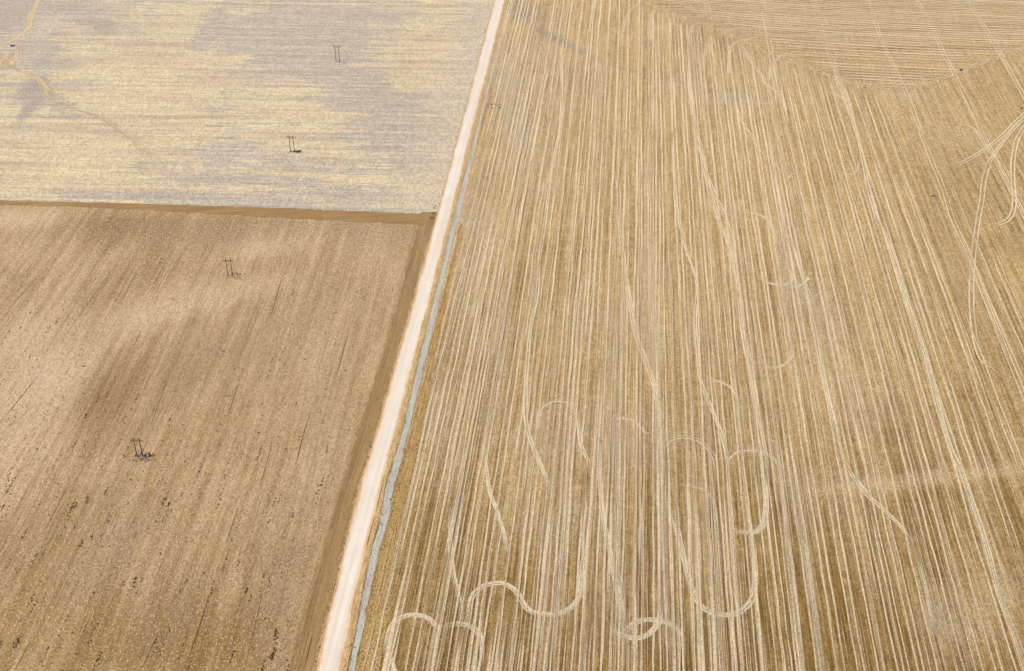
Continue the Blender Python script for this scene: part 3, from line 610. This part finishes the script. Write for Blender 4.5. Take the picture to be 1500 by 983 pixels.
for i in range(300):
    x = rnd.uniform(-160, 600); y = rnd.uniform(400, 1010); Ln = rnd.uniform(20, 150)
    q = lambda yy_: 830 + (x - 830) * (yy_ + 750) / (y + 750)
    if x < np.interp(y, [316, 330, 460, 650, 700, 860, 983, 1100], [606, 604, 569, 510, 494, 446, 417, 390]) - 8 and y - Ln > 330:
        track([(q(y), y), (q(y - Ln / 2), y - Ln / 2), (q(y - Ln), y - Ln)], .5, st=rnd.uniform(.1, .45), n=6)
vl, vr = edge(VERL), edge(VERR)
for f, s_ in ((.3, .8), (.42, .6), (.62, .35), (.1, .4)):
    Y_ = np.arange(300, Yt - 12, 6.0); X_ = vl(Y_) * (1 - f) + vr(Y_) * f
    dk.add(np.stack([X_, Y_], 1), .6, s_ * .3, wob=.8, seed=3)
dk.build('dark_furrows', mat_track('dark_damp_furrows', (92, 68, 30), (124, 98, 58), 1.7))

# dry creek bed in the far corner
ck = Ribbons(); tr = ck
track([(66, -25), (57, 0), (48, 18), (44, 36), (30, 50), (12, 61), (-30, 68)], 5, lines=2, sep=3, st=1, wob=1.5)
track([(29, 66), (24, 76), (19, 90), (12, 100)], 7, lines=2, sep=5, st=.8, wob=3); track([(-10, 82), (6, 84), (14, 92), (22, 100)], 9, lines=2, sep=4, st=.8, wob=3)
track([(18, 98), (34, 106), (52, 114), (64, 126), (76, 143)], 5, lines=2, sep=3, st=.8, wob=1.5)
track([(20, 78), (8, 90), (2, 104)], 8, lines=2, sep=5, st=.7, wob=4); track([(40, 104), (58, 118), (70, 140), (84, 150)], 3, st=.7, wob=2)
track([(78, 146), (110, 160), (143, 170), (168, 186), (196, 206), (214, 222), (236, 236)], 2.2, lines=3, sep=2.6, st=.4, wob=3.5)
ck.build('creek_bed', mat_track('sandy_creek_bed', (220, 192, 146), (226, 200, 156), 2.3))

# ------------------------------------------------------------------ stuff: clods, straw crumbs, weeds
OCT_V = np.array([(1, 0, 0), (0, 1, 0), (-1, 0, 0), (0, -1, 0), (0, 0, 1), (0, 0, -.4)], float)
OCT_F = np.array([(0, 1, 4), (1, 2, 4), (2, 3, 4), (3, 0, 4), (1, 0, 5), (2, 1, 5), (3, 2, 5), (0, 3, 5)])
def clods(name, XY, rad, mat, label, flat=.6):
    n = len(XY); V = np.repeat(OCT_V[None], n, 0) * (rad[:, None, None] * npr.uniform(.6, 1.3, (n, 6, 1)))
    V[..., 2] *= flat; a = npr.uniform(0, 6.3, n); c, s_ = np.cos(a)[:, None], np.sin(a)[:, None]
    x = V[..., 0] * c - V[..., 1] * s_ + XY[:, :1]; y = V[..., 0] * s_ + V[..., 1] * c + XY[:, 1:]
    V = np.stack([x, y, V[..., 2] + .05], -1).reshape(-1, 3)
    T = (OCT_F[None] + np.arange(n)[:, None, None] * 6).reshape(-1, 3)
    return tag(fast(name, V, T, mat, 3), label, 'clods', kind='stuff')
def leaf_tufts(name, XY, rad, mat, label):
    V, T = [], []
    for (x, y), r in zip(XY, rad):
        for k in range(9):
            a = rnd.uniform(0, 6.3); l = r * rnd.uniform(.7, 1.2); w_ = r * rnd.uniform(.18, .32); h = r * rnd.uniform(.5, 1.1)
            ox, oy = x + rnd.gauss(0, r * .25), y + rnd.gauss(0, r * .25); ca, sa = math.cos(a), math.sin(a); b = len(V)
            V += [(ox - sa * w_, oy + ca * w_, 0), (ox + sa * w_, oy - ca * w_, 0), (ox + ca * l * .6 + sa * w_, oy + sa * l * .6 - ca * w_, h * .7), (ox + ca * l * .6 - sa * w_, oy + sa * l * .6 + ca * w_, h * .7), (ox + ca * l, oy + sa * l, h)]
            T += [(b, b + 1, b + 2), (b, b + 2, b + 3), (b + 3, b + 2, b + 4)]
    return tag(fast(name, V, T, mat, 3), label, 'weeds', kind='stuff')
def scatter(n, x0, x1, y0, y1, ok=lambda x, y: True):
    out = []
    while len(out) < n:
        x, y = rnd.uniform(x0, x1), rnd.uniform(y0, y1)
        if ok(x, y): out.append(at(x, y))
    return np.array(out)
def left_ok(x, y): return at(x, y)[0] < np.interp(y, [316, 330, 460, 650, 700, 860, 983, 1100], [606, 604, 569, 510, 494, 446, 417, 390])
m_straw = mat_plain_col('pale_straw_clod', (234, 202, 152), (206, 172, 120)); m_gold = mat_plain_col('golden_straw_clod', (255, 222, 150), (236, 190, 112))
m_weed = mat_plain_col('dark_olive_weed', (84, 62, 28), (112, 88, 48)); m_mud = mat_plain_col('dark_clod', (88, 66, 34), (116, 90, 52))
lx = lambda y: np.interp(y, [316, 330, 460, 650, 700, 860, 983, 1100], [606, 604, 569, 510, 494, 446, 417, 390])
sc = scatter(8000, -60, 606, 322, 1030, lambda x, y: x < lx(y) and noise.noise(Vector((x * .012, y * .006, 3))) + .9 * noise.noise(Vector(((830 + (x - 830) * 1700 / (y + 750)) * .05, y * .012, 8))) + .25 + (y > 600) * .1 > rnd.random() * .9)
clods('straw_clods', sc, npr.uniform(.16, .40, len(sc)), m_straw, 'pale straw crumbs scattered over the brown harrowed field')
sc = scatter(2500, 100, 612, 317, 352, lambda x, y: y > 318 + (x - 100) * .018 and rnd.random() < 1.25 - (y - 318) / 34)
clods('straw_clods', sc, npr.uniform(.16, .4, len(sc)), m_straw, 'pale crumbs crowded below the brown headland of the harrowed field')
pts = []
while len(pts) < 5200:
    y = rnd.uniform(520, 1030); f = rnd.random() ** .8
    if rnd.random() > (y - 450) / 450: continue
    yy_ = at(0, y)[1]; pts.append((gl(yy_) * (1 - f) + (gr_(yy_) + 2) * f, yy_))
pts = np.array(pts); clods('golden_clods', pts, npr.uniform(.18, .42, len(pts)), m_gold, 'golden straw lumps crowded along the right bank of the grey ditch')
sc = scatter(2600, 530, 760, 780, 1020, lambda x, y: x > 548 - (y - 983) * .24 and rnd.random() < math.exp(-(x - 548) / 90))
clods('golden_clods', sc, npr.uniform(.15, .33, len(sc)), m_gold, 'golden lumps thinning out over the dark stubble beside the ditch')
sc = scatter(260, 760, 1500, 560, 1000); clods('straw_clods', sc, npr.uniform(.15, .3, len(sc)), m_straw, 'few pale lumps lying between the rows of the striped field')
# weeds in broken chains along the drill rows
XY, RD = [], []
def chain(x, y, L, n, r=.6, jit=.7):
    for _ in range(n):
        y2 = y - L * rnd.random() ** 1.2; X_, Y_ = at(830 + (x - 830) * (y2 + 750) / (y + 750), y2)
        if left_ok(x, y): XY.append((X_ + rnd.gauss(0, jit * .6), Y_ + rnd.gauss(0, jit * 1.6))); RD.append(r * rnd.uniform(.15, .6))
for x, y, L, n, r in ((104, 745, 4, 12, .9), (109, 742, 6, 10, .8), (127, 733, 8, 10, .8), (152, 727, 16, 16, .7), (98, 755, 30, 14, .6), (92, 775, 30, 12, .6), (86, 790, 16, 10, .7), (118, 800, 8, 14, .9), (130, 796, 10, 12, .7), (215, 735, 10, 8, .7), (238, 740, 22, 16, .8), (246, 742, 10, 12, .8),
    (228, 765, 20, 10, .6), (240, 762, 12, 14, .8), (158, 765, 12, 12, .7), (146, 792, 12, 10, .7), (190, 778, 18, 8, .5), (60, 720, 50, 26, .6), (25, 745, 40, 14, .5), (10, 720, 18, 12, .7), (32, 650, 14, 8, .6), (45, 828, 24, 14, .6), (28, 838, 12, 8, .6),
    (20, 950, 20, 22, .9), (46, 895, 12, 10, .7), (132, 880, 12, 8, .6), (193, 862, 24, 22, .8), (174, 870, 20, 12, .7), (136, 985, 30, 20, .8), (62, 970, 20, 16, .8), (270, 860, 24, 12, .6), (300, 780, 60, 16, .5), (292, 860, 30, 14, .6), (262, 870, 6, 10, .6), (338, 800, 60, 24, .55), (325, 840, 40, 20, .6),
    (386, 790, 40, 22, .6), (400, 765, 60, 24, .5), (470, 715, 18, 26, .7), (462, 740, 24, 18, .6), (448, 765, 16, 12, .5), (428, 760, 10, 16, .7), (414, 790, 30, 16, .6), (402, 935, 16, 24, .8), (398, 965, 14, 24, .9), (383, 985, 16, 16, .8), (365, 880, 14, 12, .7), (420, 980, 12, 10, .7), (380, 880, 10, 8, .6),
    (140, 590, 8, 8, .7), (122, 562, 8, 8, .7), (196, 592, 14, 16, .7), (120, 620, 14, 12, .7), (246, 620, 10, 12, .7), (252, 440, 6, 6, .5), (128, 487, 6, 6, .5), (185, 532, 5, 5, .6), (60, 620, 14, 12, .6), (75, 590, 10, 8, .6), (15, 625, 30, 20, .6), (98, 545, 10, 6, .5), (376, 640, 8, 8, .7), (410, 600, 20, 10, .5), (430, 640, 20, 12, .5),
    (470, 630, 24, 14, .5), (496, 560, 20, 10, .5), (532, 440, 5, 10, .7), (520, 480, 10, 8, .5), (337, 580, 6, 6, .6), (378, 640, 4, 4, .9), (320, 720, 20, 10, .5), (355, 700, 30, 14, .5), (280, 700, 16, 8, .5), (405, 650, 20, 12, .5), (165, 480, 10, 6, .5), (300, 600, 20, 12, .5)):
    chain(x, y, L, n, r)
for _ in range(420):
    y = rnd.uniform(400, 800) if rnd.random() < .5 else rnd.uniform(600, 1020); x = rnd.uniform(-40, lx(y)); chain(x, y, rnd.uniform(6, 60), rnd.randint(2, 12), rnd.uniform(.35, .8) , .4)
leaf_tufts('weeds', XY, RD, m_weed, 'dark weed tufts in broken chains along the rows of the harrowed field')
sc = scatter(900, -40, 560, 470, 1020, lambda x, y: x < lx(y)); clods('soil_clods', sc, npr.uniform(.12, .3, len(sc)), m_mud, 'dark damp soil clods strewn over the harrowed field')
# scrub on the ditch and at the road fringe
XY, RD = [], []
for _ in range(330):
    y = rnd.uniform(520, 1000); Yw = at(0, y)[1]; f = rnd.random(); XY.append((edge_d(Yw) if False else rr(Yw) + 1.6 + 3.6 * f, Yw)); RD.append(rnd.uniform(.1, .28))
for _ in range(260):
    y = rnd.uniform(20, 1000); Yw = at(0, y)[1]; XY.append((rl(Yw) - .9 + rnd.gauss(0, .35), Yw)); RD.append(rnd.uniform(.12, .35))
leaf_tufts('weeds', XY, RD, mat_plain_col('dry_brown_weed', (120, 96, 62), (92, 78, 56)), 'small dry tufts fringing the pale road and the grey ditch')
XY, RD = [], []
for x, y, n, r in ((633, 320, 14, .8), (630, 319.5, 10, .7), (637, 316, 12, .7), (634.5, 312.4, 12, .8), (637, 304.5, 9, .8), (639, 302, 7, .7), (633, 326, 3, .6), (664, 316.8, 10, .6), (742, 300, 0, .5)):
    a, b = at(x, y)
    for _ in range(n): XY.append((a + rnd.gauss(0, .8), b + rnd.gauss(0, .8))); RD.append(r * rnd.uniform(.2, .5))
leaf_tufts('weeds', XY, RD, mat_plain_col('grey_green_scrub', (96, 84, 56), (70, 60, 40)), 'dark scrub at the field corner beside the road')

# ------------------------------------------------------------------ rocks
def rock(x, y, r, label, group=None, sq=.6, sx=1.0):
    V, Fc = [], []; nu, nv = 9, 6; sd = rnd.random() * 50
    for j in range(nv + 1):
        for i in range(nu):
            a, b = 2 * math.pi * i / nu, math.pi * j / nv
            p = Vector((math.cos(a) * math.sin(b), math.sin(a) * math.sin(b), math.cos(b))); k = r * (1 + .35 * noise.noise(p * 1.6 + Vector((sd, 0, 0))))
            V.append((p.x * k * sx, p.y * k, p.z * k * sq + r * sq * .55))
    for j in range(nv):
        for i in range(nu): Fc.append((j * nu + i, (j + 1) * nu + i, (j + 1) * nu + (i + 1) % nu, j * nu + (i + 1) % nu))
    o = link('rock', V, Fc, m_rock); X_, Y_ = at(x, y); o.location = (X_, Y_, 0)
    return tag(o, label, 'rock', group)
m_rock = mat_plain_col('dark_blue_grey_stone', (74, 72, 76), (96, 92, 92), 3)
g = 'dark stones clustered beside the ditch'
for x, y, r, l in ((719.2, 153, .85, 'dark stone at the upper left of the cluster beside the ditch'), (715, 156.4, .6, 'faint brown-grey stone leftmost in the cluster, nearest the ditch'),
    (720.4, 158.4, .8, 'dark stone lowest on the left side of the ditch cluster'), (724.7, 153.5, .75, 'dark stone between two pale rows, third from the left in the ditch cluster'),
    (728.6, 154.4, .75, 'small round dark stone at the middle of the ditch cluster'), (732.5, 153.5, .55, 'small faint stone at the upper right of the ditch cluster, just above the biggest'),
    (731.7, 158, .95, 'biggest dark stone of the ditch cluster'), (736.5, 155.4, .5, 'small stone on the far right of the ditch cluster, farthest from the road')):
    rock(x, y, r * .8, l, g)
rock(1367.2, 287.3, 1.0, 'lone dark stone beside the double wheel track in the striped field', sx=1.2)
rock(1496.5, 159, .9, 'lone dark stone at the right edge of the striped field above the looping tracks')
rock(1407.5, 103.3, 1.3, 'brown-grey stone in a turning loop of the far triangle of rows')
rock(18.6, 67.4, 1.3, 'black flat boulder between the arms of the sandy creek bed', sx=1.9, sq=.45)
rock(572, 731.7, .42, 'small dark stone lying on the grey ditch silt', sx=1)

# ------------------------------------------------------------------ twin-pole power line
m_pole = mat_plain_col('dark_creosoted_timber', (64, 38, 24), (88, 54, 32), 1.2, .8)
m_arm = mat_plain_col('rust_orange_timber', (176, 112, 48), (146, 84, 38), 1.5, .8)
m_ins = mat_plain_col('brown_porcelain', (98, 60, 40), (80, 46, 30), 3, .25)
m_wire = mat_plain_col('dull_aluminium_wire', (150, 146, 140), (130, 126, 120), 3, .5, .6)
def tube(P, Rd, n=8):
    V, Fc = [], []; P = [Vector(p) for p in P]
    for i, p in enumerate(P):
        t = (P[min(i + 1, len(P) - 1)] - P[max(i - 1, 0)]).normalized(); u = t.cross(Vector((0, 1, 0.01)) if abs(t.y) < .9 else Vector((1, 0, 0))).normalized(); v = t.cross(u)
        for k in range(n):
            a = 2 * math.pi * k / n; V.append(p + (u * math.cos(a) + v * math.sin(a)) * Rd[i])
        if i: 
            for k in range(n): a, b = (i - 1) * n, i * n; Fc.append((a + k, a + (k + 1) % n, b + (k + 1) % n, b + k))
    Fc.append(tuple(range(n))[::-1]); Fc.append(tuple(range(len(V) - n, len(V)))); return V, Fc
def boxv(c, s):
    x, y, z = c; a, b, h = s
    V = [(x + i * a / 2, y + j * b / 2, z + k * h / 2) for k in (-1, 1) for j in (-1, 1) for i in (-1, 1)]
    return V, [(0, 2, 3, 1), (4, 5, 7, 6), (0, 1, 5, 4), (2, 6, 7, 3), (0, 4, 6, 2), (1, 3, 7, 5)]
def join(parts):
    V, Fc = [], []
    for v, f in parts: b = len(V); V += [tuple(q) for q in v]; Fc += [tuple(i + b for i in q) for q in f]
    return V, Fc
AZP = math.atan(38.5 / 520)
def pylon(x, y, h, label, lean=0.0, xbrace=False):
    X_, Y_ = at(x, y); e = bpy.data.objects.new('power_pylon', None); COL.objects.link(e); e.location = (X_, Y_, 0)
    e.rotation_euler = (0, lean, -AZP); tag(e, label, 'power pylon', 'twin-pole pylons crossing the left-hand fields'); w_ = 1.45
    for s_ in (-1, 1):
        v, f = tube([(s_ * w_, 0, -.3), (s_ * w_, 0, h * .5), (s_ * w_, 0, h)], [.24, .20, .16]); link('pole', v, f, m_pole, e, True)
        v, f = tube([(s_ * w_, .30, h - 3.4), (s_ * 3.0 , .30, h - 1.75)], [.06, .06], 6); link('knee_brace', v, f, m_arm, e)
    za = h - 1.6
    v, f = join([boxv((0, -.26, za), (6.4, .13, .20)), boxv((0, .26, za), (6.4, .13, .20))]); link('crossarm', v, f, m_arm, e)
    v, f = join([tube([(-w_, 0, h - 2.3), (w_, 0, h - 5.2)], [.07, .07], 6), tube([(w_, .16, h - 2.3), (-w_, .16, h - 5.2)], [.07, .07], 6)]) if xbrace else join([tube([(-w_, 0, h - 4.6), (w_, 0, h - 4.6)], [.07, .07], 6)])
    link('cross_brace', v, f, m_arm, e)
    for xx in (-3.1, 0, 3.1):
        P, Q = [], []
        for k in range(9): P.append((xx, 0, za - .15 - k * .13)); Q.append(.13 if k % 2 else .05)
        v, f = tube(P, Q, 8); link('insulator', v, f, m_ins, e)
    return e, h
py = [pylon(495, 90, 14.4, 'thin twin-pole timber pylon in the grey stubble, highest up the photo', R(-1)),
      pylon(428.5, 221.5, 12.9, 'twin-pole timber pylon on yellow straw with dark scrub at its foot, above the brown headland', 0, True),
      pylon(337.5, 404.3, 12.4, 'twin-pole timber pylon with rusty crossarm on a pale patch just below the headland', 0),
      pylon(205, 668.5, 11.9, 'nearest twin-pole timber pylon, standing on a dark weedy mound in the harrowed field', 0)]
# conductors: one wire each, sagging from pylon to pylon and on out of the photo
pos = [(Vector(e.location), h) for e, h in py]; step = (pos[3][0] - pos[0][0]) / 3
ext = [(pos[0][0] - step * 2, 13.5), (pos[0][0] - step, 13.5)] + pos + [(pos[3][0] + step, 12), (pos[3][0] + step * 2, 12)]
for xx, l in ((-3.1, 'thin overhead wire strung along the left ends of the pylon crossarms'), (0, 'thin overhead wire strung between the pole pairs of the pylons'), (3.1, 'thin overhead wire strung along the right ends of the pylon crossarms')):
    P = []
    for (a, ha), (b, hb) in zip(ext, ext[1:]):
        for k in range(14):
            t_ = k / 14; q = a.lerp(b, t_); q = q + Vector((xx * math.cos(AZP), -xx * math.sin(AZP), 0)); P.append((q.x, q.y, (ha * (1 - t_) + hb * t_) - 2.85 - 3.0 * 4 * t_ * (1 - t_)))
    v, f = tube(P, [.014] * len(P), 5); tag(link('overhead_wire', v, f, m_wire), l, 'overhead wire', 'wires of the power line')
# weeds and silt left unploughed around the feet
m_dw = mat_plain_col('dark_grey_green_scrub', (62, 56, 38), (90, 82, 58)); m_ps = mat_plain_col('bleached_grass', (222, 208, 160), (200, 186, 140))
def feet(L, label, mat):
    XY, RD = [], []
    for x, y, n, sx_, sy_, r in L:
        a, b = at(x, y)
        for _ in range(n): XY.append((a + rnd.gauss(0, sx_), b + rnd.gauss(0, sy_))); RD.append(r * rnd.uniform(.35, .8))
    leaf_tufts('weeds', XY, RD, mat, label)
feet([(211, 668, 40, 2.6, 2.4, .5), (217, 666.5, 26, 1.6, .8, .7), (208, 672, 20, 2.2, 1.4, .4), (203, 665, 14, 1.2, .8, .5), (221, 668, 8, .5, .5, .6), (200, 674, 12, 1.2, 1, .35)], 'dark scrub on the mound at the foot of the nearest pylon', m_dw)
feet([(206, 670, 30, 3.2, 2.2, .4), (215, 672, 16, 2, 1, .4)], 'bleached grass among the scrub at the nearest pylon', m_ps)
feet([(345, 401, 20, 2.0, .7, .4), (351, 402.5, 14, 1.2, .8, .5), (352, 406, 8, 1.2, .6, .4), (336, 403, 6, 1.2, .6, .4)], 'grey green scrub ringed around the second nearest pylon', m_dw)
feet([(333, 406, 26, 3.4, 1.8, .4), (325, 403, 14, 2, 1.8, .4)], 'bleached grass on the pale patch under the second nearest pylon', m_ps)
feet([(436, 222.4, 34, 1.1, .7, .7), (439.5, 221.5, 14, .5, .5, .7), (428, 222, 18, 1.2, .6, .5), (432, 219.5, 10, 1, .5, .5)], 'black scrub to the right of the pylon above the brown headland', m_dw)
feet([(422, 226, 40, 7, 2, .5), (430, 223.5, 12, 2, .7, .4)], 'straw-yellow grass below the pylon above the brown headland', m_ps)
feet([(497, 90.5, 4, .8, .4, .5)], 'dark weeds at the foot of the highest pylon in the photo', m_dw)
feet([(500, 90, 30, 2.6, 1.2, .5), (493, 91.5, 12, 1.6, 1, .5)], 'straw-yellow grass at the foot of the highest pylon in the photo', m_ps)

# thin dry air over the plain
hb = boxv((0, 700, 201), (9000, 7000, 404)); hm_ = bpy.data.materials.new('thin_haze'); hm_.use_nodes = True
hn = hm_.node_tree; hn.nodes.remove(hn.nodes['Principled BSDF']); pv = hn.nodes.new('ShaderNodeVolumePrincipled')
pv.inputs['Color'].default_value = (.93, .95, 1, 1); pv.inputs['Density'].default_value = .00006; pv.inputs['Anisotropy'].default_value = .2
hn.links.new(pv.outputs[0], hn.nodes['Material Output'].inputs['Volume']); tag(link('haze', *hb, hm_), kind='stuff')
